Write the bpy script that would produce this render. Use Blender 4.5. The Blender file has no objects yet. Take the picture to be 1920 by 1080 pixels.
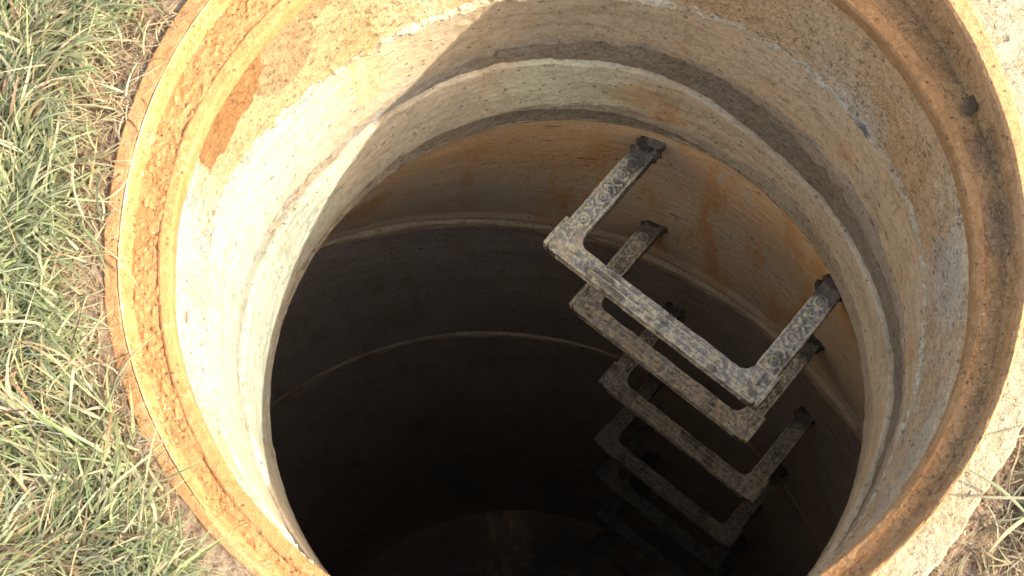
import bpy, bmesh, math
import numpy as np
from mathutils import Matrix, Vector
R_ = math.radians
SC = bpy.context.scene
COL = SC.collection

# ------------------------------------------------------------------ camera, world, sun, exposure
cam_d = bpy.data.cameras.new('camera'); cam = bpy.data.objects.new('camera', cam_d); COL.objects.link(cam)
RX = Vector((0.9959505, -0.0845828, -0.0304686)); UY = Vector((0.0899032, 0.9370110, 0.3375319)); FZ = Vector((0.0, 0.3389043, -0.9408209))
m = Matrix.Identity(4)
for i_ in range(3):
    m[i_][0] = RX[i_]; m[i_][1] = UY[i_]; m[i_][2] = -FZ[i_]
CAM = Vector((-0.04623, -0.38901, 0.97970))
m[0][3], m[1][3], m[2][3] = CAM
cam.matrix_world = m
cam_d.sensor_width = 36; cam_d.lens = 2600.37 / 1920 * 36; cam_d.clip_start = .02; cam_d.clip_end = 500
SC.camera = cam
SUN_AZ, SUN_EL = -17.0, 32.0
w = bpy.data.worlds.new('World'); SC.world = w; w.use_nodes = True
nt = w.node_tree; nt.nodes.clear()
sky = nt.nodes.new('ShaderNodeTexSky'); sky.sky_type = 'NISHITA'; sky.sun_disc = False
sky.sun_elevation = R_(SUN_EL); sky.sun_rotation = R_(90 - SUN_AZ); sky.dust_density = 4.0; sky.ozone_density = .4
bg = nt.nodes.new('ShaderNodeBackground'); bg.inputs['Strength'].default_value = .15
wo = nt.nodes.new('ShaderNodeOutputWorld')
nt.links.new(sky.outputs[0], bg.inputs[0]); nt.links.new(bg.outputs[0], wo.inputs[0])
sd = bpy.data.lights.new('sun', 'SUN'); sd.energy = 2.2; sd.angle = R_(.5); sd.color = (1, .955, .87)
so = bpy.data.objects.new('sun', sd); COL.objects.link(so)
sdir = Vector((math.cos(R_(SUN_AZ)) * math.cos(R_(SUN_EL)), math.sin(R_(SUN_AZ)) * math.cos(R_(SUN_EL)), math.sin(R_(SUN_EL))))
so.rotation_euler = (-sdir).to_track_quat('-Z', 'Y').to_euler(); so.location = sdir * 5
SC.view_settings.view_transform = 'Standard'; SC.view_settings.look = 'None'
SC.view_settings.gamma = 1; SC.view_settings.exposure = 2.3; SC.view_settings.use_curve_mapping = False
SC.cycles.max_bounces = 10; SC.cycles.diffuse_bounces = 7

# ------------------------------------------------------------------ numpy noise
def _h(ix, iy, iz, seed):
    h = (ix.astype(np.int64) * 73856093) ^ (iy.astype(np.int64) * 19349663) ^ (iz.astype(np.int64) * 83492791) ^ (seed * 2654435761)
    h = (h ^ (h >> 13)) * 1274126177 & 0x7fffffff
    h = (h ^ (h >> 16)) * 668265263 & 0x7fffffff
    return ((h ^ (h >> 15)) & 0xffffff) / float(0xffffff)
def vnoise(p, seed=0):
    p = np.asarray(p, float); i = np.floor(p).astype(np.int64); f = p - i; f = f * f * (3 - 2 * f); r = 0
    for a in (0, 1):
        for b in (0, 1):
            for c in (0, 1):
                wgt = (f[..., 0] if a else 1 - f[..., 0]) * (f[..., 1] if b else 1 - f[..., 1]) * (f[..., 2] if c else 1 - f[..., 2])
                r = r + wgt * _h(i[..., 0] + a, i[..., 1] + b, i[..., 2] + c, seed)
    return r * 2 - 1
def fbm(p, octs=4, seed=0, gain=.5):
    s = 0; a = 1; t = 0
    for k in range(octs):
        s = s + a * vnoise(np.asarray(p) * 2 ** k + 17.3 * k, seed + k); t += a; a *= gain
    return s / t

# ------------------------------------------------------------------ node helper
class NM:
    def __init__(s, name):
        s.m = bpy.data.materials.new(name); s.m.use_nodes = True; s.t = s.m.node_tree; s.t.nodes.clear()
        s.out = s.t.nodes.new('ShaderNodeOutputMaterial'); s.b = s.t.nodes.new('ShaderNodeBsdfPrincipled')
        s.t.links.new(s.b.outputs[0], s.out.inputs[0]); s.tc = s.t.nodes.new('ShaderNodeTexCoord'); s.nrm = None
        s.vec = s.tc.outputs['Object']; s.b.inputs['Specular IOR Level'].default_value = .25
    def N(s, k): return s.t.nodes.new(k)
    def put(s, sock, v):
        if hasattr(v, 'is_output') or isinstance(v, bpy.types.NodeSocket): s.t.links.new(v, sock)
        else:
            try: sock.default_value = v
            except Exception: sock.default_value = tuple(v) + (1,)
    def randomize(s):
        oi = s.N('ShaderNodeObjectInfo'); a = s.N('ShaderNodeVectorMath'); a.operation = 'ADD'
        cmb = s.N('ShaderNodeCombineXYZ'); mm = s.math('MULTIPLY', oi.outputs['Random'], 9.)
        for k in range(3): s.t.links.new(mm, cmb.inputs[k])
        s.t.links.new(s.vec, a.inputs[0]); s.t.links.new(cmb.outputs[0], a.inputs[1]); s.vec = a.outputs[0]
    def st(s, sc):
        n = s.N('ShaderNodeVectorMath'); n.operation = 'MULTIPLY'; s.t.links.new(s.vec, n.inputs[0]); n.inputs[1].default_value = sc; return n.outputs[0]
    def noise(s, scale, det=5, rough=.6, st=None, dist=0):
        n = s.N('ShaderNodeTexNoise'); n.inputs['Scale'].default_value = scale; n.inputs['Detail'].default_value = det
        n.inputs['Roughness'].default_value = rough; n.inputs['Distortion'].default_value = dist
        s.t.links.new(s.st(st) if st else s.vec, n.inputs['Vector']); return n.outputs['Fac']
    def vor(s, scale, st=None, feat='F1', out='Distance', rand=1):
        n = s.N('ShaderNodeTexVoronoi'); n.feature = feat; n.inputs['Scale'].default_value = scale; n.inputs['Randomness'].default_value = rand
        s.t.links.new(s.st(st) if st else s.vec, n.inputs['Vector']); return n
    def mr(s, v, a, b, c=0., d=1., smooth=True):
        n = s.N('ShaderNodeMapRange'); n.clamp = True; n.interpolation_type = 'SMOOTHSTEP' if smooth else 'LINEAR'
        s.put(n.inputs[0], v); n.inputs[1].default_value = a; n.inputs[2].default_value = b; n.inputs[3].default_value = c; n.inputs[4].default_value = d
        return n.outputs[0]
    def math(s, op, a, b=0.):
        n = s.N('ShaderNodeMath'); n.operation = op; s.put(n.inputs[0], a); s.put(n.inputs[1], b); return n.outputs[0]
    def mix(s, f, a, b, mode='MIX'):
        n = s.N('ShaderNodeMix'); n.data_type = 'RGBA'; n.blend_type = mode
        s.put(n.inputs[0], f); s.put(n.inputs[6], a); s.put(n.inputs[7], b); return n.outputs[2]
    def sep(s, k):
        n = s.N('ShaderNodeSeparateXYZ'); s.t.links.new(s.tc.outputs['Object'], n.inputs[0]); return n.outputs[k]
    def spot(s, c, r0, r1, amp=.02, sc=40):           # a ragged-edged colour patch round a place: real stains and painted-in light
        n = s.N('ShaderNodeVectorMath'); n.operation = 'DISTANCE'; s.t.links.new(s.tc.outputs['Object'], n.inputs[0]); n.inputs[1].default_value = c
        d = s.math('ADD', n.outputs['Value'], s.math('MULTIPLY', s.math('SUBTRACT', s.noise(sc, 4), .5), amp * 4))
        return s.mr(d, r0, r1, 1., 0.)
    def pits(s, scale, dens, size=.3, st=None):        # air holes: only some cells carry one
        v = s.vor(scale, st); sq = s.N('ShaderNodeVectorMath'); sq.operation = 'MULTIPLY_ADD'; wn = s.N('ShaderNodeTexNoise'); wn.inputs['Scale'].default_value = scale * 1.7; wn.inputs['Detail'].default_value = 3
        s.t.links.new(s.vec, wn.inputs['Vector']); s.t.links.new(wn.outputs['Color'], sq.inputs[0]); sq.inputs[1].default_value = (1.1 / scale,) * 3; s.t.links.new(s.st(st) if st else s.vec, sq.inputs[2]); s.t.links.new(sq.outputs[0], v.inputs['Vector'])
        sp = s.N('ShaderNodeSeparateColor'); s.t.links.new(v.outputs['Color'], sp.inputs[0])
        on = s.mr(sp.outputs[0], 1 - dens, 1 - dens + .02); sz = s.mr(sp.outputs[1], 0., 1., size * .35, size, False)
        n = s.math('SUBTRACT', sz, v.outputs['Distance']); return s.math('MULTIPLY', s.mr(n, 0., size * .3), on)
    def worms(s, scale, where=.5, wd=.022):              # short dark cracks and crumbs
        a = s.math('ABSOLUTE', s.math('SUBTRACT', s.noise(scale, 3, .6, dist=.8), .5)); return s.math('MULTIPLY', s.mr(a, 0., wd, 1., 0.), s.math('MULTIPLY', s.mr(s.noise(scale * .37, 3), where, where + .08), s.mr(s.noise(17, 3), .40, .58, .25, 1.)))
    def point(s):
        return s.N('ShaderNodeNewGeometry').outputs['Pointiness']
    def bump(s, h, dist, strength=1.):
        n = s.N('ShaderNodeBump'); n.inputs['Strength'].default_value = strength; n.inputs['Distance'].default_value = dist
        s.t.links.new(h, n.inputs['Height'])
        if s.nrm is not None: s.t.links.new(s.nrm, n.inputs['Normal'])
        s.nrm = n.outputs[0]
    def fin(s, col, rough=.85, spec=.25, metal=0.):
        s.put(s.b.inputs['Base Color'], col); s.put(s.b.inputs['Roughness'], rough); s.b.inputs['Specular IOR Level'].default_value = spec
        s.put(s.b.inputs['Metallic'], metal)
        if s.nrm is not None: s.t.links.new(s.nrm, s.b.inputs['Normal'])
        return s.m

def concrete(name, base, alt, stain, sand=.5, ringy=.5, pit=.5, spots=(), dark=(.13, .10, .07), smear=None):
    n = NM(name)
    big = n.noise(7, 4, .55); mid = n.noise(38, 6, .65); fine = n.noise(420, 4, .7); grain = n.noise(1500, 2, .6)
    rg = n.noise(9, 6, .6, st=(1, 1, 7), dist=.15); rg2 = n.noise(55, 4, .6, st=(.35, .35, 3))
    c = n.mix(n.mr(big, .36, .64), base, alt)
    c = n.mix(n.math('MULTIPLY', n.mr(mid, .5, .72), .55), c, stain)
    for (pc, r0, r1, am, scn, colr, st_) in spots:
        c = n.mix(n.math('MULTIPLY', n.spot(pc, r0, r1, am, scn), st_), c, colr)
    if smear:                                            # grey mortar wiped over the joint's edge
        zz = n.math('ADD', n.sep(2), n.math('MULTIPLY', n.math('SUBTRACT', n.noise(18, 6, .7, st=(1, 1, 2.5)), .5), smear[3]))
        c = n.mix(n.math('MULTIPLY', n.mr(zz, smear[0], smear[1]), smear[4]), c, smear[2])
    c = n.mix(n.math('MULTIPLY', n.mr(rg, .47, .68), .6 * ringy), c, (.66, .67, .60), 'MULTIPLY')
    c = n.mix(n.math('MULTIPLY', n.mr(rg2, .54, .66), .35 * ringy), c, (.72, .68, .60), 'MULTIPLY')
    c = n.mix(n.math('MULTIPLY', n.mr(n.noise(140, 5, .7), .48, .64), .45), c, (.70, .63, .52), 'MULTIPLY')
    c = n.mix(n.math('MULTIPLY', n.mr(n.noise(26, 5, .6, st=(1, 1, .16)), .52, .68), .4), c, (.80, .68, .50), 'MULTIPLY')
    gr = n.mr(fine, .3, .7)
    c = n.mix(n.math('MULTIPLY', gr, .4 * sand + .15), c, (.62, .56, .48), 'MULTIPLY')
    p1 = n.pits(190, .22 * pit, .42); p2 = n.pits(75, .16 * pit, .33, st=(1, 1, 1.7)); p3 = n.pits(480, .35 * pit, .4)
    pm = n.math('MAXIMUM', n.math('MAXIMUM', p1, p2), n.math('MULTIPLY', p3, .6))
    c = n.mix(n.math('MULTIPLY', pm, .62), c, dark)
    wm = n.math('MAXIMUM', n.worms(150, .52), n.worms(420, .50)); c = n.mix(n.math('MULTIPLY', wm, .05 + .5 * sand), c, tuple(x * .38 for x in alt))
    n.bump(n.math('MULTIPLY', wm, -1.), .0012 * (sand + .1))
    n.bump(rg, .0020 * ringy); n.bump(mid, .003); n.bump(fine, .0014 * (sand + .35)); n.bump(grain, .0004 * sand)
    n.bump(n.math('MULTIPLY', pm, -1.), .0016)
    return n.fin(c, .9, .2)

CR = (.62, .57, .45)   # clean cast concrete
M = {}
M['rust'] = None
def rust(name, lit, mid_, dk, sandy=0., spots=()):
    n = NM(name)
    a = n.noise(14, 6, .6); b = n.noise(90, 6, .7); f = n.noise(700, 4, .7); g = n.noise(1800, 2)
    c = n.mix(n.mr(a, .38, .62), lit, mid_)
    c = n.mix(n.math('MULTIPLY', n.mr(b, .5, .68), .6), c, dk)
    c = n.mix(n.math('MULTIPLY', n.mr(f, .52, .68), .35 + .3 * sandy), c, tuple(x * .55 for x in mid_))
    pl = n.pits(330, .1, .45); c = n.mix(n.math('MULTIPLY', pl, .7 * sandy), c, (.75, .62, .42))
    for (pc, r0, r1, am, scn, colr, st_) in spots:
        c = n.mix(n.math('MULTIPLY', n.spot(pc, r0, r1, am, scn), st_), c, colr)
    pk = n.pits(240, .10 + .25 * sandy, .4); c = n.mix(n.math('MULTIPLY', pk, .65), c, (.07, .04, .02))
    cr = n.vor(70, feat='DISTANCE_TO_EDGE'); ck = n.math('MULTIPLY', n.mr(cr.outputs['Distance'], .0, .035, 1., 0.), n.mr(n.noise(20), .5, .6))
    c = n.mix(n.math('MULTIPLY', ck, .6 * sandy), c, (.10, .05, .02))
    wm = n.math('MAXIMUM', n.worms(170, .5, .03), n.worms(480, .48, .03)); c = n.mix(n.math('MULTIPLY', wm, .12 + .6 * sandy), c, tuple(x * .38 for x in mid_))
    n.bump(n.math('MULTIPLY', wm, -1.), .0015 * (sandy + .1)); n.bump(b, .0022); n.bump(f, .0009 + .0014 * sandy); n.bump(g, .0003)
    n.bump(n.math('SUBTRACT', n.math('MULTIPLY', ck, -1. * sandy), pk), .001)
    return n.fin(c, .85, .3)

TAN = (.55, .34, .16)
M['rim'] = rust('rusty_iron_rim', (.41, .212, .084), (.36, .172, .060), (.45, .255, .118), .25)
M['seat'] = rust('sandy_rust_seat', (.42, .210, .074), (.38, .180, .058), (.46, .255, .108), .6,
                 spots=[((.315, .13, 0), .0, .07, .012, 60, (.26, .14, .055), .35), ((.29, .18, 0), .0, .08, .012, 70, (.28, .15, .06), .3), ((.330, .04, 0), .004, .03, .008, 90, (.13, .08, .045), .5),
                        ((.331, -.02, 0), .004, .045, .008, 110, (.14, .085, .05), .5), ((.27, -.19, 0), .0, .09, .012, 60, (.30, .16, .07), .4)])
M['lip'] = rust('rusty_inner_lip', (.35, .168, .057), (.315, .146, .047), (.39, .22, .098), .2)
M['scrape'] = rust('scraped_iron', (.44, .30, .165), (.42, .25, .12), (.50, .38, .24), .2)
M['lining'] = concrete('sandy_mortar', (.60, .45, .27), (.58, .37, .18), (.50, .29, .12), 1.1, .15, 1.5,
    spots=[((-.300, .03, -.07), .08, .17, .02, 20, (.335, .325, .27), .97), ((-.225, .20, -.07), .09, .17, .02, 20, (.33, .245, .12), .92),  # own cream and yellow, painted darker to offset the sun on this side
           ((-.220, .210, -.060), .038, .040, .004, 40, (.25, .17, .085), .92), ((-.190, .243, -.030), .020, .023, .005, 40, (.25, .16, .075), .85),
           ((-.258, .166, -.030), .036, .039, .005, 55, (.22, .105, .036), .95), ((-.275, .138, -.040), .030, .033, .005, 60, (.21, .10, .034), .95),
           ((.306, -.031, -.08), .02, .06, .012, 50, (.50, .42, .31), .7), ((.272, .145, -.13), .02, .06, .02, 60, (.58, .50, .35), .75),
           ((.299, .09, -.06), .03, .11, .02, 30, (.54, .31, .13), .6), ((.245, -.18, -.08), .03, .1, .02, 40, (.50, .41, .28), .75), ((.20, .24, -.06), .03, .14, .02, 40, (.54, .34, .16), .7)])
M['ledge_crumbs'] = concrete('crumbly_mortar_edge', (.66, .56, .38), (.58, .44, .26), (.46, .36, .24), 1., 0., 1.0,
    spots=[((-.24, .12, -.13), .12, .25, .03, 30, (.30, .29, .225), .95), ((.275, .13, -.135), .004, .012, .004, 90, (.13, .135, .15), .9)])  # left patch painted darker to offset direct sun
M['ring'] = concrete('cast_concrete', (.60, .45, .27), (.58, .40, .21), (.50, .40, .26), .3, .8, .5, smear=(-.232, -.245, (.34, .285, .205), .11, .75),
    spots=[((-.29, .08, -.2), .10, .24, .03, 16, (.275, .295, .235), .95), ((.29, .05, -.18), .05, .25, .03, 16, (.58, .41, .22), .6),  # left patch: greenish tone, darkened in colour against the direct sun
           ((.10, .29, -.17), .05, .2, .03, 16, (.53, .375, .21), .7), ((.26, .13, -.2), .01, .03, .01, 60, (.58, .30, .11), .6), ((-.04, .30, -.2), .05, .2, .03, 20, (.37, .29, .18), .9)])  # last patch paints extra shade beside the cast shadow's edge
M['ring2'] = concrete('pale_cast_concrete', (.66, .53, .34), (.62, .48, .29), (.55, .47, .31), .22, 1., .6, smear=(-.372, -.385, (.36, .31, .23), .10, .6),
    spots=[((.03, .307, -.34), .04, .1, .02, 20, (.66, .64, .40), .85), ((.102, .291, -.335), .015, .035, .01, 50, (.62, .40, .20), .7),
           ((.14, .275, -.36), .01, .03, .01, 50, (.60, .34, .15), .6), ((-.29, .08, -.34), .10, .23, .03, 16, (.28, .30, .235), .95), ((-.16, .26, -.34), .03, .12, .02, 30, (.42, .37, .27), .8)])  # last two: sun offset at left, then shade painted beside the shadow edge
M['mortar'] = concrete('grey_mortar', (.33, .265, .18), (.28, .225, .15), (.40, .34, .25), .9, .25, .5,
    spots=[((-.30, .0, -.28), .08, .25, .03, 20, (.26, .265, .215), .9), ((-.14, .27, -.28), .03, .1, .02, 30, (.34, .32, .29), .7)])
M['apron'] = concrete('weathered_apron_concrete', (.34, .30, .20), (.32, .26, .155), (.27, .18, .09), 1., 0., .9)

def cone_mat():
    n = NM('stained_cone_concrete')
    vs = n.noise(16, 5, .6, st=(1, 1, .12)); hs = n.noise(12, 6, .6, st=(1, 1, 8)); b = n.noise(9, 5, .6); f = n.noise(300, 5, .7)
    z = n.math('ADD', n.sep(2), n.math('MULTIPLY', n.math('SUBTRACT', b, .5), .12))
    c = n.mix(n.mr(b, .35, .65), (.82, .66, .42), (.76, .65, .46))
    c = n.mix(n.math('MULTIPLY', n.mr(z, -.70, -.50), .75), c, (.84, .54, .25))
    c = n.mix(n.math('MULTIPLY', n.mr(vs, .50, .61), .75), c, (.76, .40, .14))
    c = n.mix(n.math('MULTIPLY', n.mr(n.noise(30, 4, .6, st=(1, 1, .2)), .56, .7), .5), c, (.74, .70, .58))
    c = n.mix(n.math('MULTIPLY', n.spot((-.08, .389, -.80), .03, .14, .02, 18), .75), c, (.66, .63, .50))
    c = n.mix(n.math('MULTIPLY', n.spot((-.02, .33, -.55), .05, .16, .02, 18), .6), c, (.84, .52, .23))
    c = n.mix(n.math('MULTIPLY', n.spot((.15, .30, -.52), .03, .09, .02, 25), .45), c, (.62, .53, .38))
    c = n.mix(n.math('MULTIPLY', n.spot((.287, .182, -.60), .02, .08, .02, 25), .5), c, (.70, .54, .31))
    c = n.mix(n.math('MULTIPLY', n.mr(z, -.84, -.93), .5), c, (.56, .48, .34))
    sm = n.pits(26, .08, .34, st=(1, 1, 4.5)); c = n.mix(n.math('MULTIPLY', sm, .8), c, (.06, .05, .035))
    p = n.pits(120, .08, .35); c = n.mix(n.math('MULTIPLY', p, .7), c, (.12, .08, .05))
    c = n.mix(n.math('MULTIPLY', n.mr(f, .4, .7), .3), c, (.2, .14, .08))
    n.bump(hs, .0018); n.bump(f, .0012); n.bump(n.math('MULTIPLY', n.math('ADD', sm, p), -1.), .002)
    return n.fin(c, .8, .25)
M['cone'] = cone_mat()
M['barrel'] = concrete('dark_damp_concrete', (.50, .455, .375), (.44, .40, .33), (.53, .475, .38), .4, .6, .4, dark=(.02, .018, .014))
M['barrel_mortar'] = concrete('pale_joint_mortar', (.80, .68, .47), (.62, .52, .34), (.80, .70, .50), .7, .3, .4)
M['faint_mortar'] = concrete('brown_joint_mortar', (.56, .47, .34), (.48, .40, .29), (.60, .50, .35), .7, .9, .4, spots=[((-.06, .41, -1.49), .02, .26, .05, 12, (.82, .68, .46), .9)])
M['base'] = concrete('silt_covered_base', (.34, .29, .22), (.31, .26, .195), (.38, .32, .24), .6, 0, .3)

def soil_mat():
    n = NM('soil'); a = n.noise(20, 6, .65); f = n.noise(260, 6, .75)
    c = n.mix(n.mr(a, .35, .65), (.24, .16, .10), (.34, .235, .15)); c = n.mix(n.math('MULTIPLY', n.mr(f, .45, .62), .7), c, (.10, .065, .042))
    v = n.vor(160); sp = n.N('ShaderNodeSeparateColor'); n.t.links.new(v.outputs['Color'], sp.inputs[0])
    c = n.mix(n.math('MULTIPLY', n.mr(sp.outputs[0], .72, .8), .6), c, (.36, .26, .16))
    n.bump(f, .004); n.bump(v.outputs['Distance'], .003); return n.fin(c, .95, .1)
M['soil'] = soil_mat()

def blade_mat(name):
    n = NM(name); at = n.N('ShaderNodeAttribute'); at.attribute_name = 'tint'
    f = n.noise(900, 3, .6); c = n.mix(n.math('MULTIPLY', n.mr(f, .4, .7), .3), at.outputs['Color'], (.40, .38, .24))
    n.fin(c, .65, .18)
    tr = n.N('ShaderNodeBsdfTranslucent'); n.t.links.new(c, tr.inputs[0]); mx = n.N('ShaderNodeMixShader'); mx.inputs[0].default_value = .38
    n.t.links.new(n.b.outputs[0], mx.inputs[1]); n.t.links.new(tr.outputs[0], mx.inputs[2]); n.t.links.new(mx.outputs[0], n.out.inputs[0]); return n.m
M['blade'] = blade_mat('grass_blades')

def step_mat(name, k, crust, grime):  # k dims all the step colours; low values paint in the shaft's shade
    n = NM(name); n.randomize()
    a = n.noise(60, 6, .7); b = n.noise(150, 6, .75); d = n.noise(28, 5, .65); f = n.noise(900, 4, .7)
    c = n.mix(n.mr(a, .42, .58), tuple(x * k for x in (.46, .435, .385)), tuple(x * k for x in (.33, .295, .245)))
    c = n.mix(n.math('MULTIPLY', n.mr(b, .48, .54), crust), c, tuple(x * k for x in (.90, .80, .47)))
    c = n.mix(n.math('MULTIPLY', n.mr(n.noise(45, 5, .7), .54, .62), crust * .7), c, tuple(x * k for x in (.70, .50, .28)))
    c = n.mix(n.math('MULTIPLY', n.mr(d, .53, .60), grime), c, (.09, .068, .045))
    c = n.mix(n.math('MULTIPLY', n.mr(f, .57, .68), .6), c, (.10, .08, .06))
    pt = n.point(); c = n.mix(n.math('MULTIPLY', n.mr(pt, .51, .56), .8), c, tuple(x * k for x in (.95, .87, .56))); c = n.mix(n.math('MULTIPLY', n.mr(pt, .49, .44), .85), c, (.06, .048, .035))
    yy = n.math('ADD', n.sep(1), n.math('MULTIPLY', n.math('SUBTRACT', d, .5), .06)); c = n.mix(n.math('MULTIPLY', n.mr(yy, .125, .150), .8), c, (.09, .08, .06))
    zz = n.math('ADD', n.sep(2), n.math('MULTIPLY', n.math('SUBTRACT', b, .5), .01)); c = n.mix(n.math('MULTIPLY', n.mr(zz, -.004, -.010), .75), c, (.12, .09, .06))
    n.bump(b, .0022); n.bump(f, .0012); return n.fin(c, .7, .4)
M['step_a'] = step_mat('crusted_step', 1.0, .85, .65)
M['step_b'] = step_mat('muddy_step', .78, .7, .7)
M['step_c'] = step_mat('shade_dimmed_muddy_step', .42, .6, .7)  # muddy step, with the failing light down the shaft painted in
M['step_d'] = step_mat('deep_shade_step', .28, .5, .8)  # same crust, dimmed further to paint in the deep shaft's shade

def stone_mat(name, c1, c2):
    n = NM(name); n.randomize(); c = n.mix(n.mr(n.noise(60, 5), .4, .6), c1, c2); c = n.mix(n.math('MULTIPLY', n.pits(300, .3, .4), .6), c, (.08, .05, .03))
    n.bump(n.noise(200, 5, .7), .002); return n.fin(c, .95, .08)
M['stone'] = stone_mat('tan_stone', (.5, .30, .14), (.36, .2, .09)); M['stone2'] = stone_mat('grey_stone', (.30, .27, .25), (.22, .19, .17))
M['socket'] = stone_mat('black_root_crust', (.13, .10, .07), (.06, .05, .035))
M['flat'] = stone_mat('flat_tan_stone', (.36, .21, .10), (.28, .15, .06)); M['grit'] = stone_mat('dark_grit', (.15, .09, .042), (.09, .055, .03)); M['dry'] = stone_mat('dried_leaf', (.34, .19, .09), (.40, .25, .13))

# ------------------------------------------------------------------ objects
def link(o, parent=None):
    COL.objects.link(o)
    if parent: o.parent = parent
    return o
def tag(o, label=None, cat=None, group=None, kind=None):
    if label: o['label'] = label
    if cat: o['category'] = cat
    if group: o['group'] = group
    if kind: o['kind'] = kind
    return o
def empty(name, label, cat, group=None, loc=(0, 0, 0), rz=0):
    o = bpy.data.objects.new(name, None); o.empty_display_size = .05; link(o); o.location = loc; o.rotation_euler = (0, 0, rz)
    return tag(o, label, cat, group)
def mesh_np(name, V, F, mat, parent=None, smooth=True, tint=None):
    me = bpy.data.meshes.new(name); V = np.asarray(V, np.float32); F = np.asarray(F, np.int32)
    k = F.shape[1]
    me.vertices.add(len(V)); me.vertices.foreach_set('co', V.ravel())
    me.loops.add(F.size); me.loops.foreach_set('vertex_index', F.ravel())
    me.polygons.add(len(F)); me.polygons.foreach_set('loop_start', np.arange(0, F.size, k, dtype=np.int32))
    me.polygons.foreach_set('use_smooth', np.full(len(F), smooth))
    me.update(calc_edges=True)
    if tint is not None:
        at = me.color_attributes.new('tint', 'FLOAT_COLOR', 'POINT'); at.data.foreach_set('color', np.asarray(tint, np.float32).ravel())
    me.materials.append(mat); me.validate()
    return link(bpy.data.objects.new(name, me), parent)
def fgrid(nr, nc, wrap):
    i = np.arange(nr - 1)[:, None]; j = np.arange(nc if wrap else nc - 1)[None, :]; j2 = (j + 1) % nc
    return np.stack([i * nc + j, i * nc + j2, (i + 1) * nc + j2, (i + 1) * nc + j], -1).reshape(-1, 4)
NP = 1500
PH = np.linspace(-math.pi, math.pi, NP, endpoint=False)
def tab(d):                                  # angle table (degrees) -> values round the ring
    k = sorted(d); x = np.array([a for a in k] + [k[0] + 360.]); y = np.array([d[a] for a in k] + [d[k[0]]])
    v = np.interp((np.degrees(PH) - x[0]) % 360 + x[0], x, y)
    ker = np.hanning(61); ker /= ker.sum(); return np.convolve(np.concatenate([v[-30:], v, v[:30]]), ker, 'valid')
def wob(scale, amp, seed, octs=4):
    p = np.stack([np.cos(PH) * scale, np.sin(PH) * scale, 0 * PH], -1); return fbm(p, octs, seed) * amp
def ring(name, mat, rows, parent=None, disp=None, n=None, wall=True):
    """rows: (r, z, cuts to the next row, centre x, centre y)"""
    Ps = []
    for a, b in zip(rows[:-1], rows[1:]):
        for t in np.linspace(0, 1, a[2], endpoint=False):
            Ps.append([(1 - t) * np.asarray(a[k], float) + t * np.asarray(b[k], float) + 0 * PH for k in (0, 1, 3, 4)] if len(a) > 3 else
                      [(1 - t) * np.asarray(a[k], float) + t * np.asarray(b[k], float) + 0 * PH for k in (0, 1)] + [0 * PH, 0 * PH])
    b = rows[-1]; Ps.append([np.asarray(b[0], float) + 0 * PH, np.asarray(b[1], float) + 0 * PH] + ([b[3] + 0 * PH, b[4] + 0 * PH] if len(b) > 3 else [0 * PH, 0 * PH]))
    A = np.array(Ps); r, z, cx, cy = A[:, 0], A[:, 1], A[:, 2], A[:, 3]
    P = np.stack([cx + r * np.cos(PH), cy + r * np.sin(PH), z], -1)
    if disp is not None:
        dr = np.gradient(r, axis=0); dz = np.gradient(z, axis=0); L = np.hypot(dr, dz) + 1e-9; nr, nz = dz / L, -dr / L
        h = disp(P); P[..., 0] += nr * h * np.cos(PH); P[..., 1] += nr * h * np.sin(PH); P[..., 2] += nz * h
    return mesh_np(name, P.reshape(-1, 3), fgrid(P.shape[0], NP, True), mat, parent)

# radii of the iron frame round the circle
rO = tab({-180: .3535, -170: .351, -155: .3465, -138: .340, -110: .336, -80: .333, -56: .3285, -45: .330, -32: .332, -22: .335, -8: .341, 5: .350, 9: .353, 17: .356, 26: .363, 50: .366, 90: .368, 125: .366, 142: .369, 159: .360, 172: .3545})
rRi = tab({-180: .3385, -171: .336, -155: .332, -137: .3305, -80: .325, -56: .3245, -40: .3265, -20: .330, 0: .335, 15: .339, 26: .344, 50: .350, 90: .353, 125: .352, 140: .349, 161: .342, 172: .339})
rIn = .3045 + wob(6, .0012, 3)
rB = tab({-180: .3125, -138: .3145, -90: .312, -56: .3135, -43: .309, -24: .309, -8: .311, 12: .317, 30: .317, 90: .315, 132: .314, 161: .315})
hR = tab({-180: .013, -120: .012, -60: .011, -45: .0125, -30: .017, 0: .024, 20: .032, 32: .037, 45: .040, 65: .038, 120: .018, 170: .013})

# ground: one sheet round the manhole, to the horizon
rr = np.concatenate([[0], np.linspace(.004, .35, 130), np.geomspace(.37, 60, 60)])
G = []
for k, d in enumerate(rr):
    r = (rO - .006) + d if d < 2 else d + .34 + 0 * PH
    x, y = r * np.cos(PH), r * np.sin(PH); p = np.stack([x, y, 0 * x], -1)
    h = fbm(p * 12, 4, 5) * .007 + fbm(p * 70, 4, 6) * .004 + fbm(p * 300, 2, 8) * .0012
    G.append(np.stack([x, y, (.0115 - .0165 * np.clip((np.cos(PH - .0) - .2) * 2, 0, 1)) - .004 * min(1, d * 20) + h * min(1, .25 + d * 12)], -1))
G = np.array(G)
gnd = mesh_np('ground', G.reshape(-1, 3), fgrid(len(rr), NP, True), M['soil']); tag(gnd, kind='structure')

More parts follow.
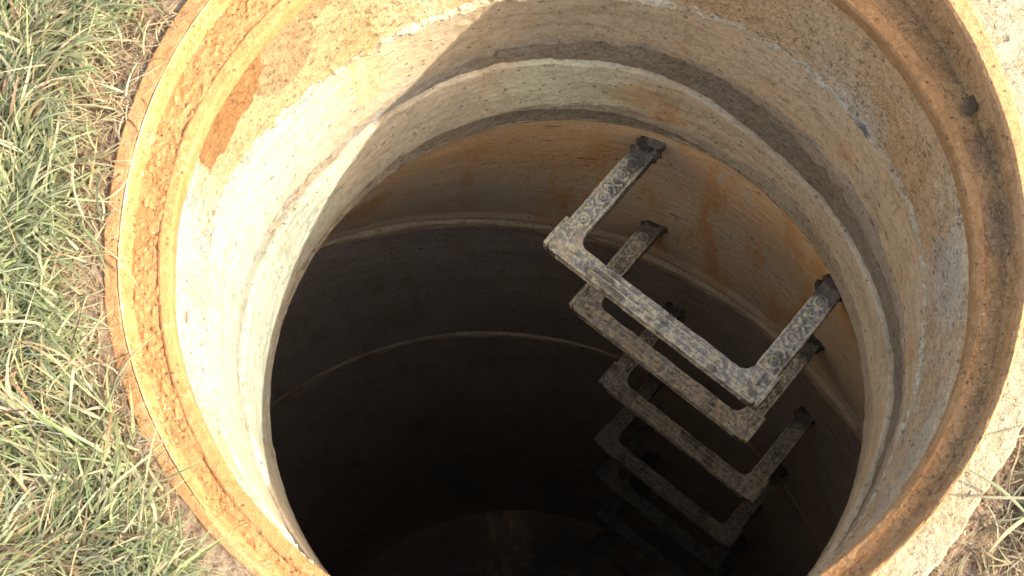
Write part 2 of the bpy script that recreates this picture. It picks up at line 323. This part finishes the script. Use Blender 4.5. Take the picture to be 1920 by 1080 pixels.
# cast iron frame
fr = empty('manhole_frame', 'rusty orange cast iron manhole frame with a raised rim around the open shaft', 'manhole frame')
def dn(a1, s1, a2=0, s2=1, a3=0, s3=1, sd_=0):
    def f(P):
        h = fbm(P * s1, 4, sd_) * a1
        if a2: h = h + fbm(P * s2, 3, sd_ + 9) * a2
        if a3: h = h + np.clip(vnoise(P * s3, sd_ + 20) - .25, 0, 1) * a3
        return h
    return f
e1 = wob(30, .0008, 11); ledge_z = -.001
ring('outer_rim', M['rim'], [(rO + .004, -.06, 6), (rO, hR * 0 - .002, 10), (rO - .0005 + e1, hR - .0025, 3), (rO - .003 + e1, hR, 14), (rRi + .003, hR + .0006 + e1 * .3, 4),
     (rRi, hR - .002, 14), (rRi - .0015, hR * .4, 2), (rRi + .004, hR * .4 - .002, 1)], fr, dn(.0011, 35, .0006, 190, sd_=31))
ring('seat_ledge', M['seat'], [(rRi + .003, hR * .62, 2), (rRi - .0008, hR * .55, 10), (rRi - .0025, ledge_z + .003, 4), (rRi - .005, ledge_z, 44), (rB + .001, ledge_z, 3), (rB - .003, ledge_z - .004, 1)], fr,
     dn(.0010, 60, .0009, 260, .0018, 300, sd_=41))
ring('inner_lip', M['lip'], [(rB + .003, ledge_z - .003, 3), (rB + .001, ledge_z + .0004, 3), (rB - .0008, ledge_z + .0009, 7), (rIn + .0018, ledge_z - .0016, 4), (rIn, ledge_z - .0042, 8),
     (rIn + .0006, -.019, 3), (rIn + .003, -.0215, 4), (.325, -.022, 1)], fr, dn(.0009, 40, .0005, 220, sd_=51))
# worn bright line along the rim's inner edge
def strip(name, mat, phs, r, z, wv, parent, th=.0006):
    n = len(phs); q = np.linspace(0, 1, n); ww = wv * np.sin(np.pi * q) ** .5 * (.15 + 2.2 * np.abs(fbm(np.stack([phs * 40, 0 * phs, 0 * phs], -1), 3, 77)))
    V = []
    for k in (-1, -.4, .4, 1):
        rad = r + k * ww / 2; V.append(np.stack([rad * np.cos(phs), rad * np.sin(phs), z + (th if abs(k) < .9 else -.0012)], -1))
    return mesh_np(name, np.array(V).reshape(-1, 3), fgrid(4, n, False), mat, parent)

strip('worn_edge', M['scrape'], np.linspace(R_(139), R_(214), 700), np.interp(np.linspace(R_(139), R_(214), 700), np.concatenate([PH, PH + 2 * math.pi]), np.tile(rRi, 2)) + .0012,
      np.interp(np.linspace(R_(139), R_(214), 700), np.concatenate([PH, PH + 2 * math.pi]), np.tile(hR, 2)) + .0004, .0022, fr, .0003)

# concrete apron round the right of the frame
ap_out = {-80: .352, -60: .350, -47: .350, -40: .351, -31: .352, -24: .356, -18: .40, -10: .50, 0: .62, 40: .75, 70: .55, 88: .40}
pa = np.radians(np.linspace(-84, 92, 900)); k_ = sorted(ap_out)
ro = np.interp(np.degrees(pa), k_, [ap_out[q] for q in k_]); ri = np.interp(pa, PH, rO) - .003
ro = np.maximum(ro, ri + .004) + fbm(np.stack([np.cos(pa) * 25, np.sin(pa) * 25, 0 * pa], -1), 4, 14) * .004
A = []
hz = np.interp(pa, PH, hR) - .006
for t in np.linspace(0, 1, 60): A.append(np.stack([(ri * (1 - t) + ro * t), hz * (1 - .25 * t) , ], -1))
A.append(np.stack([ro + .002, hz * .3], -1)); A.append(np.stack([ro + .003, hz * 0 - .05], -1)); A = np.array(A)
P = np.stack([A[..., 0] * np.cos(pa), A[..., 0] * np.sin(pa), A[..., 1]], -1)
P[:, :, 2] += fbm(P * 30, 4, 15) * .0022 + fbm(P * 220, 3, 16) * .0009
ap = mesh_np('concrete_apron', P.reshape(-1, 3), fgrid(P.shape[0], len(pa), False), M['apron'])
tag(ap, 'pale pitted concrete apron cast against the outside of the rusty frame', 'concrete apron')

# upper adjusting ring: rough mortar lining above, smooth cast wall below
zA = tab({-180: -.112, -165: -.115, -155: -.118, -145: -.14, -100: -.16, -45: -.20, -33: -.21, -27: -.205, -20: -.180, -11: -.164, -1: -.145, 6: -.135, 15: -.134, 26: -.140, 36: -.136, 48: -.139, 63: -.149, 82: -.152, 101: -.151, 111: -.158, 125: -.149, 136: -.140, 147: -.126, 156: -.114, 163: -.109, 173: -.112}) + wob(34, .006, 61, 5)
zB = tab({-180: -.253, -169: -.264, -161: -.278, -150: -.29, -90: -.285, -40: -.285, -29: -.27, -21: -.25, -12: -.243, -2: -.251, 11: -.266, 23: -.270, 36: -.264, 49: -.252, 60: -.242, 70: -.239, 83: -.243, 95: -.250, 104: -.257, 114: -.263, 123: -.273, 134: -.273, 143: -.264, 153: -.252, 161: -.248, 171: -.252}) + wob(24, .010, 62, 6)
zC = tab({-180: -.284, -170: -.300, -160: -.32, -90: -.32, -38: -.345, -31: -.342, -23: -.322, -17: -.302, -7: -.300, 5: -.311, 18: -.318, 33: -.326, 47: -.320, 59: -.300, 70: -.289, 83: -.286, 95: -.281, 105: -.284, 115: -.286, 124: -.292, 135: -.300, 145: -.296, 154: -.285, 162: -.280, 171: -.281}) + wob(20, .004, 63, 5)
zD = tab({-180: -.406, -150: -.409, -90: -.409, -20: -.411, 7: -.411, 22: -.412, 37: -.413, 50: -.409, 63: -.400, 73: -.390, 83: -.387, 96: -.383, 113: -.385, 127: -.392, 140: -.400, 151: -.396}) + wob(26, .004, 64, 5)
up = empty('adjusting_ring', 'upper concrete adjusting ring with rough sandy mortar directly under the iron frame', 'concrete ring', 'concrete rings below the frame')
rT = tab({-180: .309, -90: .309, -20: .307, 40: .312, 90: .318, 120: .314, 135: .309})
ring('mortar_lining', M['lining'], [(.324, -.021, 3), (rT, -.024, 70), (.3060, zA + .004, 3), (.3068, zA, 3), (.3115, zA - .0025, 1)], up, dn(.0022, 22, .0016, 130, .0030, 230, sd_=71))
ring('mortar_ledge', M['ledge_crumbs'], [(.3090, zA + .010, 3), (.3046, zA + .0065, 9), (.3042, zA + .001, 5), (.3112, zA - .0035, 1)], up, dn(.0030, 60, .0026, 170, .0030, 260, sd_=73))
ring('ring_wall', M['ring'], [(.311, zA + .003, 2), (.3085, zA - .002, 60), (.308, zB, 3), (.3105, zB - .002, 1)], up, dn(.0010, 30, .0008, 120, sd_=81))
lo = empty('adjusting_ring', 'lower pale concrete adjusting ring between the two grey mortar joints', 'concrete ring', 'concrete rings below the frame')
ring('mortar_joint', M['mortar'], [(.3100, zB + .002, 2), (.3125, zB - .004, 26), (.3122, zC + .002, 2), (.3130, zC - .006, 1)], lo, dn(.0022, 40, .0012, 200, sd_=91))
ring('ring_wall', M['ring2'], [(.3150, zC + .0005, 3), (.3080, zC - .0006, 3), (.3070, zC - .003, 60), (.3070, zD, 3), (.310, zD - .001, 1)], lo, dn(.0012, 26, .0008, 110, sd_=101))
# eccentric cone
LZ, JZ = -.4172, -.921; JX, JY, JR = -.1588, -.2224, .638
cn = empty('cone_section', 'orange stained precast concrete cone widening below the rings, holding the top step', 'concrete cone', None)
ring('mortar_joint', M['mortar'], [(.3085, zD + .001, 2), (.3102, zD - .003, 12), (.3085, LZ + .004, 3), (.3095, LZ + .001, 2)], cn, dn(.0018, 45, .001, 200, sd_=111))
ring('cone_lip', M['ring2'], [(.3105, LZ + .0045, 3), (.3090, LZ + .002, 5), (.3100, LZ - .003, 2), (.3150, LZ - .007, 1)], cn, dn(.0008, 60, sd_=115))
rows = []
for t in (0.004, .25, .5, .75, .93): rows.append((.3133 + t * (JR - .3133), LZ + t * (JZ - LZ), 45, JX * t, JY * t))
rows.append((JR - .012, JZ + .016, 5, JX * .98, JY * .98)); rows.append((JR - .002, JZ, 4, JX, JY)); rows.append((JR + .02, JZ - .004, 1, JX, JY))
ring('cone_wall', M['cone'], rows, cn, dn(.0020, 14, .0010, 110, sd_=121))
# barrels
jz = [JZ, -1.4765, -2.35, -3.25]
lab = ['upper dark damp concrete barrel section just beneath the orange stained cone', 'middle dark concrete barrel section below the faint brown mortar joint', 'lowest nearly black concrete barrel section standing on the shaft floor']
for k in range(3):
    b = empty('barrel_section', lab[k], 'concrete barrel', 'dark barrel sections of the shaft')
    z0, z1 = jz[k], jz[k + 1]; zt = z0 - .026 + wob(9, .007, 130 + k, 5)
    pj = (.007, .0015, .0005)[k]
    if k < 2: ring('mortar_joint', M['barrel_mortar' if k < 1 else 'faint_mortar' if k < 2 else 'barrel'], [(JR + .004, z0 - .001, 2, JX, JY), (JR - pj, z0 - .006, 8, JX, JY), (JR - pj, zt + .003, 2, JX, JY), (JR + .003, zt - .002, 1, JX, JY)], b, dn(.004, 18, .002, 90, sd_=140 + k))
    ring('barrel_wall', M['barrel'], [(JR, zt + .004 if k < 2 else z0 + .002, 60, JX, JY), (JR, z1 + .001, 1, JX, JY)], b, dn(.004, 8, .001, 80, sd_=150 + min(k, 1)))
fl = [ (JR + .01, -3.25, 20, JX, JY), (.40, -3.262, 20, JX, JY), (.01, -3.27, 1, JX, JY)]
bs = ring('shaft_floor', M['base'], fl, None, dn(.04, 3, .004, 20, sd_=160)); tag(bs, 'silted pale grey concrete floor at the bottom of the dark shaft', 'shaft floor')

# ------------------------------------------------------------------ steps
SW, SP = .2866, .1668
def bm_poly(bm, pts, z0, z1):
    a = [bm.verts.new((x, y, z0)) for x, y in pts]; b = [bm.verts.new((x, y, z1)) for x, y in pts]; n = len(pts)
    bm.faces.new(a[::-1]); bm.faces.new(b)
    for i in range(n): bm.faces.new((a[i], a[(i + 1) % n], b[(i + 1) % n], b[i]))
def bm_box(bm, c, s, rz=0):
    h = [(-1, -1), (1, -1), (1, 1), (-1, 1)]; pts = []
    for a, b in h:
        x, y = a * s[0] / 2, b * s[1] / 2; pts.append((c[0] + x * math.cos(rz) - y * math.sin(rz), c[1] + x * math.sin(rz) + y * math.cos(rz)))
    bm_poly(bm, pts, c[2] - s[2] / 2, c[2] + s[2] / 2)
def bm_tor(bm, c, R, r, n=20, k=6):
    vs = [[bm.verts.new((c[0] + (R + r * math.cos(b * 2 * math.pi / k)) * math.cos(a * 2 * math.pi / n), c[1] + (R + r * math.cos(b * 2 * math.pi / k)) * math.sin(a * 2 * math.pi / n),
          c[2] + r * math.sin(b * 2 * math.pi / k))) for b in range(k)] for a in range(n)]
    for a in range(n):
        for b in range(k): bm.faces.new((vs[a][b], vs[(a + 1) % n][b], vs[(a + 1) % n][(b + 1) % k], vs[a][(b + 1) % k]))
def solid(bm, name, mat, vox, amp, seed):
    bmesh.ops.recalc_face_normals(bm, faces=bm.faces)
    me = bpy.data.meshes.new('tmp'); bm.to_mesh(me); bm.free(); o = bpy.data.objects.new('tmp', me); COL.objects.link(o)
    md = o.modifiers.new('r', 'REMESH'); md.mode = 'VOXEL'; md.voxel_size = vox; md.use_smooth_shade = True
    sm = o.modifiers.new('s', 'SMOOTH'); sm.factor = .5; sm.iterations = 5
    dg = bpy.context.evaluated_depsgraph_get(); dg.update(); res = bpy.data.meshes.new_from_object(o.evaluated_get(dg)); bpy.data.objects.remove(o)
    n = len(res.vertices); V = np.empty(n * 3, np.float32); res.vertices.foreach_get('co', V); V = V.reshape(-1, 3); Nn = np.empty(n * 3, np.float32)
    res.vertices.foreach_get('normal', Nn); Nn = Nn.reshape(-1, 3)
    h = fbm(V * 70, 3, seed) * amp * 1.8 + fbm(V * 160, 3, seed) * amp + np.clip(vnoise(V * 420, seed + 5) - .2, 0, 1) * amp * 1.3 + fbm(V * 30, 2, seed + 7) * amp
    V = V + Nn * h[:, None]; res.vertices.foreach_set('co', V.astype(np.float32).ravel()); res.name = name
    res.polygons.foreach_set('use_smooth', np.ones(len(res.polygons), bool)); res.materials.clear(); res.materials.append(mat); res.update(); return res
TH = .019; LW = .026; BW = .024; FIL = .015
def arc(cx, cy, r, a0, a1, n=6): return [(cx + r * math.cos(R_(a0 + (a1 - a0) * i / n)), cy + r * math.sin(R_(a0 + (a1 - a0) * i / n))) for i in range(n + 1)]
hw = SW / 2; yl = BW + FIL
def tread_bm():
    bm = bmesh.new()
    pts = [(-hw + .005, 0), (hw - .005, 0), (hw, .005), (hw, yl), (hw - LW, yl)] + arc(hw - LW - FIL, BW + FIL, FIL, 0, -90) + arc(-hw + LW + FIL, BW + FIL, FIL, -90, -180) + [(-hw + LW, yl), (-hw, yl), (-hw, .005)]
    o = []
    for q in pts:
        if not o or math.dist(o[-1], q) > 1e-5: o.append(q)
    bm_poly(bm, o, -TH, 0)
    for y in (.0085, .0165):
        x = -hw + .055
        while x < hw - .06:
            bm_box(bm, (x + .045, y, .0002), (.084, .0026, .0040)); x += .0905
    for s in (-1, 1):
        bm_box(bm, (s * (hw - .032), .0095, .0002), (.018, .0038, .0044))
        bm_box(bm, (s * (hw - .014), .028, .0002), (.0038, .016, .0044))
    bm_box(bm, (0, -.0008, -TH * .5), (SW - .03, .003, .004))
    bm_tor(bm, (-hw + .048, .0125, .0006), .0042, .0012)
    return bm
def leg_bm(s):
    bm = bmesh.new(); x0 = s * (hw - LW / 2); y1 = SP + .05
    pts = [(x0 - LW / 2, yl), (x0 + LW / 2, yl), (x0 + LW / 2, y1), (x0 - LW / 2, y1)]; bm_poly(bm, pts, -TH, 0)
    y = yl + .012
    for k in range(6):
        if k % 2 == 0 or k > 3:
            bm_tor(bm, (x0, y, .0003), .0070, .0020); bm_tor(bm, (x0, y, .0003), .0026, .0016)
        else:
            bm_box(bm, (x0, y, .0003), (.020, .0030, .004), R_(40)); bm_box(bm, (x0, y, .0003), (.020, .0030, .004), R_(-40))
        y += .0175
    for q in (-1, 1): bm_box(bm, (x0 + q * (LW / 2 - .0015), yl + .05, .0002), (.0022, .10, .0026))
    return bm
def lug_bm(s):
    bm = bmesh.new(); bm_box(bm, (s * (hw + .0016), .021, -TH / 2 + .0022), (.0052, .040, TH + .004)); return bm
def socket_bm(s):
    bm = bmesh.new(); x0 = s * (hw - LW / 2)
    for k in range(16):
        a = k * 2.399; bm_box(bm, (x0 + .0118 * math.cos(a), SP - .001 + .004 * math.sin(k * 5.1), -TH / 2 + .0085 * math.sin(a)), (.008 + .002 * math.sin(k * 3.3), .013 + .005 * math.sin(k * 2.7), .007), k * .7)
    return bm
steps = [(.0964, .0714), (.1306, .1048), (.1771, .0842), (.1762, .0682), (.1884, .0733), (.1941, .0526), (.1862, .0388)]
slab = ['topmost step of the ladder, brightest, its legs rooted in the orange stained cone wall',
        'second step down, tan crusted tread partly hidden under the topmost step',
        'third step down, brown muddy tread with its whole opening in view',
        'fourth step down, dim brown tread, first one without visible wall ends',
        'fifth step down, dim tread just over a hand below the fourth step',
        'sixth step down, faint dark tread above the last visible one',
        'deepest visible step, barely showing in the dark at the foot of the ladder']
MS = {}
SOCK = [solid(socket_bm(q), 'wall_crust', M['socket'], .0012, .0012, 215) for q in (-1, 1)]
for key in ('step_a', 'step_b', 'step_c', 'step_d'):
    if key == 'step_a':
        MS[key] = dict(tread=solid(tread_bm(), 'tread', M[key], .0010, .00045, 201), l0=solid(leg_bm(-1), 'leg', M[key], .0010, .00045, 203), l1=solid(leg_bm(1), 'leg', M[key], .0010, .00045, 205),
                       u0=solid(lug_bm(-1), 'end_lug', M[key], .0010, .0005, 207), u1=solid(lug_bm(1), 'end_lug', M[key], .0010, .0005, 209))
    else:
        MS[key] = {}
        for q, me in MS['step_a'].items():
            c = me.copy(); c.materials.clear(); c.materials.append(M[key]); MS[key][q] = c
for i, (x, y) in enumerate(steps):
    s = empty('ladder_step', slab[i], 'ladder step', 'steps down the shaft wall', (x, y, -.4501 - i * .3151), -.7842)
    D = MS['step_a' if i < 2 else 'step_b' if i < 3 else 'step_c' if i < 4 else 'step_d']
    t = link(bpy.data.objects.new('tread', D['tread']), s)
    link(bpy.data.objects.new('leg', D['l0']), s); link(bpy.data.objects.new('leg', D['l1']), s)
    for q in SOCK: link(bpy.data.objects.new('wall_crust', q), s)
    link(bpy.data.objects.new('end_lug', D['u0']), t); link(bpy.data.objects.new('end_lug', D['u1']), t)

# ------------------------------------------------------------------ grass
rng = np.random.default_rng(7)
def rOat(a): return np.interp(a, PH, rO)
def blades(name, P0, az, el, L, W, droop, curl, tint, nseg=5, parent=None, twist=.4):
    n = len(P0); t = np.linspace(0, 1, nseg + 1); V = np.zeros((n, nseg + 1, 2, 3)); p = P0.copy()
    a = az.copy(); e = el.copy(); tw = rng.normal(0, twist, n)
    for k in range(nseg + 1):
        d = np.stack([np.cos(a) * np.cos(e), np.sin(a) * np.cos(e), np.sin(e)], -1)
        side = np.stack([-np.sin(a), np.cos(a), 0 * a], -1); up = np.cross(d, side)
        sv = side * np.cos(tw)[:, None] + up * np.sin(tw)[:, None]
        prof = (1 - t[k] ** 2.2) * (.75 + .25 * min(1, t[k] * 6)) + .04
        V[:, k, 0] = p - sv * (W * prof / 2)[:, None]; V[:, k, 1] = p + sv * (W * prof / 2)[:, None]
        p = p + d * (L / nseg)[:, None]; e = e - droop / nseg; a = a + curl / nseg
        e = np.where(p[:, 2] < .001, np.maximum(e, .0), e)
    base = (np.arange(n) * (nseg + 1) * 2)[:, None, None]; k = np.arange(nseg)[None, :, None] * 2
    F = (base + k + np.array([0, 1, 3, 2])[None, None, :]).reshape(-1, 4)
    T = np.repeat(np.concatenate([tint, np.ones((n, 1))], 1)[:, None, :], (nseg + 1) * 2, 1).reshape(-1, 4)
    return mesh_np(name, V.reshape(-1, 3), F, M['blade'], parent, True, T)
GREEN = np.array([(.228, .240, .112), (.185, .208, .085), (.132, .160, .056), (.275, .282, .148), (.32, .32, .18), (.155, .182, .074), (.29, .275, .145)])
GP = np.array([.24, .2, .12, .18, .12, .08, .06])
DRY = np.array([(.32, .225, .115), (.36, .28, .165), (.25, .16, .08), (.17, .10, .05), (.37, .32, .20), (.29, .24, .135)])
DP = np.array([.25, .2, .2, .12, .11, .12])
def pick(C, p, n): c = C[rng.choice(len(C), n, p=p / p.sum())]; return np.clip(c * rng.uniform(.75, 1.25, (n, 1)) * rng.uniform(.93, 1.07, (n, 3)), 0, 1)
def scatter(n, x0, x1, y0, y1): return np.stack([rng.uniform(x0, x1, n), rng.uniform(y0, y1, n)], -1)
def in_apron(a, r): return (a > R_(-84)) & (a < R_(92)) & (r < np.interp(np.degrees(a), k_, [ap_out[q] for q in k_]) + .002)
def prep(xy, gap):
    a = np.arctan2(xy[:, 1], xy[:, 0]); r = np.hypot(xy[:, 0], xy[:, 1]); return xy[(r > rOat(a) + gap) & ~in_apron(a, r)]
def dist(xy): return np.hypot(xy[:, 0], xy[:, 1]) - rOat(np.arctan2(xy[:, 1], xy[:, 0]))
def bare(xy):  # width of the dead margin beside the frame
    a = np.degrees(np.arctan2(xy[:, 1], xy[:, 0])) % 360
    wdt = np.interp(a, [0, 120, 150, 165, 180, 195, 205, 220, 240, 300, 360], [.05, .06, .060, .050, .030, .012, .008, .008, .02, .05, .05])
    return wdt + fbm(np.stack([xy[:, 0] * 22, xy[:, 1] * 22, 0 * xy[:, 0]], -1), 3, 301) * .02
def field(xy, seed, sc=14): return fbm(np.stack([xy[:, 0] * sc, xy[:, 1] * sc, 0 * xy[:, 0]], -1), 2, seed)
def lay(xy, zlo, zhi):
    a = np.arctan2(xy[:, 1], xy[:, 0]); return np.column_stack([xy, rng.uniform(zlo, zhi, len(xy)) + .008 - .014 * np.clip((np.cos(a) - .2) * 2, 0, 1)])
near = (-.66, -.30, -.50, .52)
# dead thatch under everything
xy = prep(scatter(34000, *near), -.001); n = len(xy)
blades_obj = []
Lh = rng.uniform(.010, .035, n)
o = blades('dead_thatch', lay(xy, .000, .009), rng.uniform(-math.pi, math.pi, n), rng.uniform(-.1, .3, n), Lh, rng.uniform(.0006, .0016, n), rng.uniform(0, .5, n), rng.normal(0, .9, n), pick(DRY, DP, n) * rng.uniform(.7, 1.15, (n, 1)), 4)
tag(o, 'brown dead grass litter lying in the bare margin left of the rusty frame', 'dead grass', kind='stuff')
# living grass
xy = prep(scatter(52000, *near), .003); d = dist(xy); keep = (d > bare(xy)) | (rng.uniform(0, 1, len(xy)) < .05); xy = xy[keep]
cl = field(xy, 305, 40); xy = xy[(cl > -.38) | (rng.uniform(0, 1, len(xy)) < .3)]; n = len(xy)
az = field(xy, 311, 9) * 5.5 + rng.normal(0, .75, n); inw = np.cos(az - np.arctan2(xy[:, 1], xy[:, 0])) < .1; az = np.where(inw & (dist(xy) < .035) & (rng.uniform(0, 1, n) < .85), az + math.pi, az)
el = np.clip(rng.normal(.45, .35, n), .0, 1.3); L = rng.gamma(6, .0062, n).clip(.012, .075)
dr = field(xy, 315, 10)[:, None]; u = rng.uniform(0, 1, (n, 1)); T = np.where(u < np.clip(.16 + dr * .4, .06, .5), pick(DRY, DP, n), pick(GREEN, GP, n))
o = blades('grass', lay(xy, -.002, .014), az, el, L, rng.uniform(.0009, .0027, n), el + rng.uniform(.0, .5, n), rng.normal(0, .5, n), T, 6)
tag(o, 'dense pale green sunlit turf grass growing left of the manhole', 'grass', kind='stuff')
# lawn beyond the picture
xy = prep(scatter(60000, -1.6, 1.6, -1.5, 1.6), .01)
keep = ~((dist(xy) < .14) & (np.abs(xy[:, 1]) > .2) & (np.abs(xy[:, 0]) < .3)) & ~((xy[:, 0] > near[0]) & (xy[:, 0] < near[1]) & (xy[:, 1] > near[2]) & (xy[:, 1] < near[3])) & ~((xy[:, 0] > .15) & (xy[:, 0] < .40) & (xy[:, 1] < -.1) & (xy[:, 1] > -.36)); xy = xy[keep]; n = len(xy)
el = np.clip(rng.normal(.5, .3, n), 0, 1.3); u = rng.uniform(0, 1, (n, 1))
o = blades('lawn', lay(xy, -.004, .01), field(xy, 321, 8) * 5 + rng.normal(0, .8, n), el, rng.uniform(.03, .08, n), rng.uniform(.003, .006, n), el, rng.normal(0, .4, n), np.where(u < .25, pick(DRY, DP, n), pick(GREEN, GP, n)), 4)
tag(o, 'green lawn grass further out around the manhole', 'grass', kind='stuff')
# straw on the bare soil at the lower right
xy = prep(scatter(5200, .15, .42, -.36, -.08), .0); n = len(xy)
o = blades('dry_straw', lay(xy, -.006, .004), rng.uniform(-math.pi, math.pi, n), rng.uniform(0, .35, n), rng.uniform(.006, .04, n), rng.uniform(.0005, .0018, n), rng.uniform(0, .4, n), rng.normal(0, .8, n), pick(DRY, DP, n) * rng.uniform(.45, 1.05, (n, 1)), 4)
tag(o, 'pale dry straw scattered over the bare soil beyond the concrete apron', 'straw', kind='stuff')
# green tuft at the lower right
n = 60; az = rng.uniform(R_(-80), R_(60), n); el = rng.uniform(.15, .9, n)
o = blades('grass_tuft', np.column_stack([.305 + rng.normal(0, .006, n), -.232 + rng.normal(0, .006, n), np.full(n, -.004)]), az, el, rng.uniform(.03, .075, n), rng.uniform(.0015, .0034, n), el + .4, rng.normal(0, .4, n), np.where(rng.uniform(0, 1, (n, 1)) < .3, pick(DRY, DP, n), pick(GREEN[:5], GP[:5], n)) * .62, 7)
tag(o, 'small green grass tuft rooted in the soil beside the concrete apron', 'grass tuft')
def one(name, label, p, az, L, W, el=.1, curl=0., colr=(.5, .4, .24), cat='grass blade', group=None, droop=None):
    o = blades(name, np.array([p], float), np.array([az], float), np.array([el], float), np.array([L], float), np.array([W], float), np.array([el * 1.7 if droop is None else droop]), np.array([curl], float), np.array([colr], float), 12, twist=.2)
    return tag(o, label, cat, group)
STRAW, GRN, BRN = (.33, .25, .13), (.19, .22, .10), (.17, .09, .04)
def stray(label, p0, p1, lift, W, colr, bend=0.):
    p0, p1 = np.array(p0, float), np.array(p1, float); t = np.linspace(0, 1, 14)[:, None]; d = p1 - p0; side = np.cross(d, [0, 0, 1.]); side /= np.linalg.norm(side)
    c = p0 + d * t + side * bend * np.sin(t * math.pi) + np.array([0, 0, 1.]) * lift * np.sin(t * math.pi)
    prof = (W / 2) * (np.sin(np.clip(t * 1.1 + .12, 0, 1) * math.pi) ** .5 + .12)
    sv = side * .95 + np.array([0, 0, .3]); V = np.concatenate([c - sv * prof, c + [0, 0, W * .25], c + sv * prof]); T = np.tile(np.array([*colr, 1.]), (len(V), 1))
    o = mesh_np('loose_straw', V, fgrid(3, 14, False), M['blade'], None, True, T); return tag(o, label, 'straw', 'loose blades lying over the frame')
stray('pale blade poking over the upper left rim, just below the flat stone', (-.376, .082, .010), (-.317, .1085, .0245), .006, .0016, STRAW, -.002)
stray('green blade crossing the left rim midway, its brown tip on the rust', (-.373, .045, .008), (-.327, .045, .0265), .006, .0024, (.17, .18, .09), .002)
stray('long green blade leaning against the outside of the left rim', (-.374, .052, .010), (-.346, .014, .0255), .004, .0026, GRN, .002)
stray('bent tan straw running from the left rim down onto the seat', (-.352, .020, .0245), (-.319, -.030, .006), .006, .0012, STRAW, -.006)
stray('thin brown straw lying in the seat groove at the left', (-.327, -.0105, .008), (-.315, -.028, .004), .002, .0010, BRN, .001)
stray('long pale blade arching over the seat to the inner lip at the left', (-.350, -.098, .006), (-.304, -.044, .006), .012, .0020, STRAW, -.002)
stray('grey green blade crossing the lower left rim onto the rusty seat', (-.356, -.112, .008), (-.322, -.070, .023), .006, .0030, (.15, .165, .09), .001)
stray('thin dry straw hanging over the rim at the lower left', (-.348, -.118, .012), (-.306, -.0935, .010), .010, .0009, STRAW, .006)
stray('reddish straw curl resting on the lower left rim', (-.348, -.090, .018), (-.318, -.104, .0235), .005, .0010, BRN, .004)
stray('upright green blade standing before the lower left frame', (-.296, -.232, .000), (-.292, -.170, .030), .004, .0022, GRN, .002)
stray('brown twig lying in the seat groove at the lower left', (-.303, -.118, .004), (-.296, -.141, .004), .001, .0012, BRN, .001)
stray('white dry blade at the bottom left of the frame', (-.280, -.256, .000), (-.272, -.220, .020), .004, .0030, (.22, .20, .12), .001)
stray('dark brown straw clinging to the sunlit concrete just inside the left lip', (-.3040, -.012, -.052), (-.3045, -.028, -.066), .0, .0012, BRN, .002)
stray('grey blade reaching left from the tuft over the apron', (.302, -.228, .004), (.243, -.224, .0225), .006, .0020, (.14, .13, .08), -.002)
stray('grey green blade crossing the apron diagonally towards the frame', (.297, -.238, .004), (.249, -.203, .0225), .006, .0022, (.17, .18, .10), .002)
stray('tan straw curving over the pale apron above the tuft', (.320, -.180, .016), (.275, -.190, .022), .004, .0014, STRAW, -.003)
stray('dry blade bending down from the tuft at the picture bottom', (.300, -.240, .004), (.255, -.272, .012), .006, .0026, STRAW, .003)

def stone(name, label, cat, loc, size, rz, mat, seed, group=None, rot=(0, 0)):
    bm = bmesh.new(); bmesh.ops.create_icosphere(bm, subdivisions=5, radius=1)
    V = np.array([v.co[:] for v in bm.verts]); cell = np.round(V * 1.6 + vnoise(V * 2.2, seed)[:, None] * .5) / 1.6
    D = V * (1 + fbm(V * 1.4, 3, seed) * .35)[:, None] * .75 + cell * .18; D += V * (fbm(V * 7, 3, seed + 3) * .05)[:, None]
    for v, d in zip(bm.verts, D): v.co = d * np.array(size) / 2
    for f in bm.faces: f.smooth = True
    me = bpy.data.meshes.new(name); bm.to_mesh(me); bm.free(); me.materials.append(mat); o = link(bpy.data.objects.new(name, me)); o.location = loc; o.rotation_euler = (rot[0], rot[1], rz)
    return tag(o, label, cat, group)
stone('flat_stone', 'flat tan stone lying on the seat of the frame at the upper left', 'stone', (-.3215, .117, .0035), (.017, .026, .007), -.35, M['flat'], 5)
stone('pebble', 'small brown pebble caught on the rough mortar inside the lower right of the frame', 'pebble', (.2425, -.190, -.112), (.010, .009, .008), .3, M['stone'], 6)
stone('rust_lump', 'dark grey lump of rust and grit in the shaded seat at the upper right', 'grit lump', (.3215, .079, .003), (.019, .012, .0026), 1.2, M['grit'], 8)
spots_ = [(-.337, -.190, .010, 'orange brown pebble at the centre of the small heap in the grass'), (-.343, -.196, .012, 'grey pebble on the left edge of the small heap in the grass'),
          (-.330, -.196, .011, 'tan pebble on the side of the heap nearest the frame'), (-.336, -.202, .009, 'small brown pebble at the foot of the heap in the grass'),
          (-.346, -.187, .009, 'little reddish pebble at the top of the heap in the grass')]
for k, (x, y, s_, lb) in enumerate(spots_):
    stone('pebble', lb, 'pebble', (x, y, .012), (s_ * 1.3, s_, s_ * .7), k * 1.3, M['stone'] if k % 2 == 0 else M['stone2'], 20 + k, 'pebbles heaped in the grass')
stone('bark_chip', 'flat brown bark chip lying in the dead grass beside the upper left rim', 'bark chip', (-.359, .155, .010), (.040, .012, .004), -.75, M['dry'], 31)
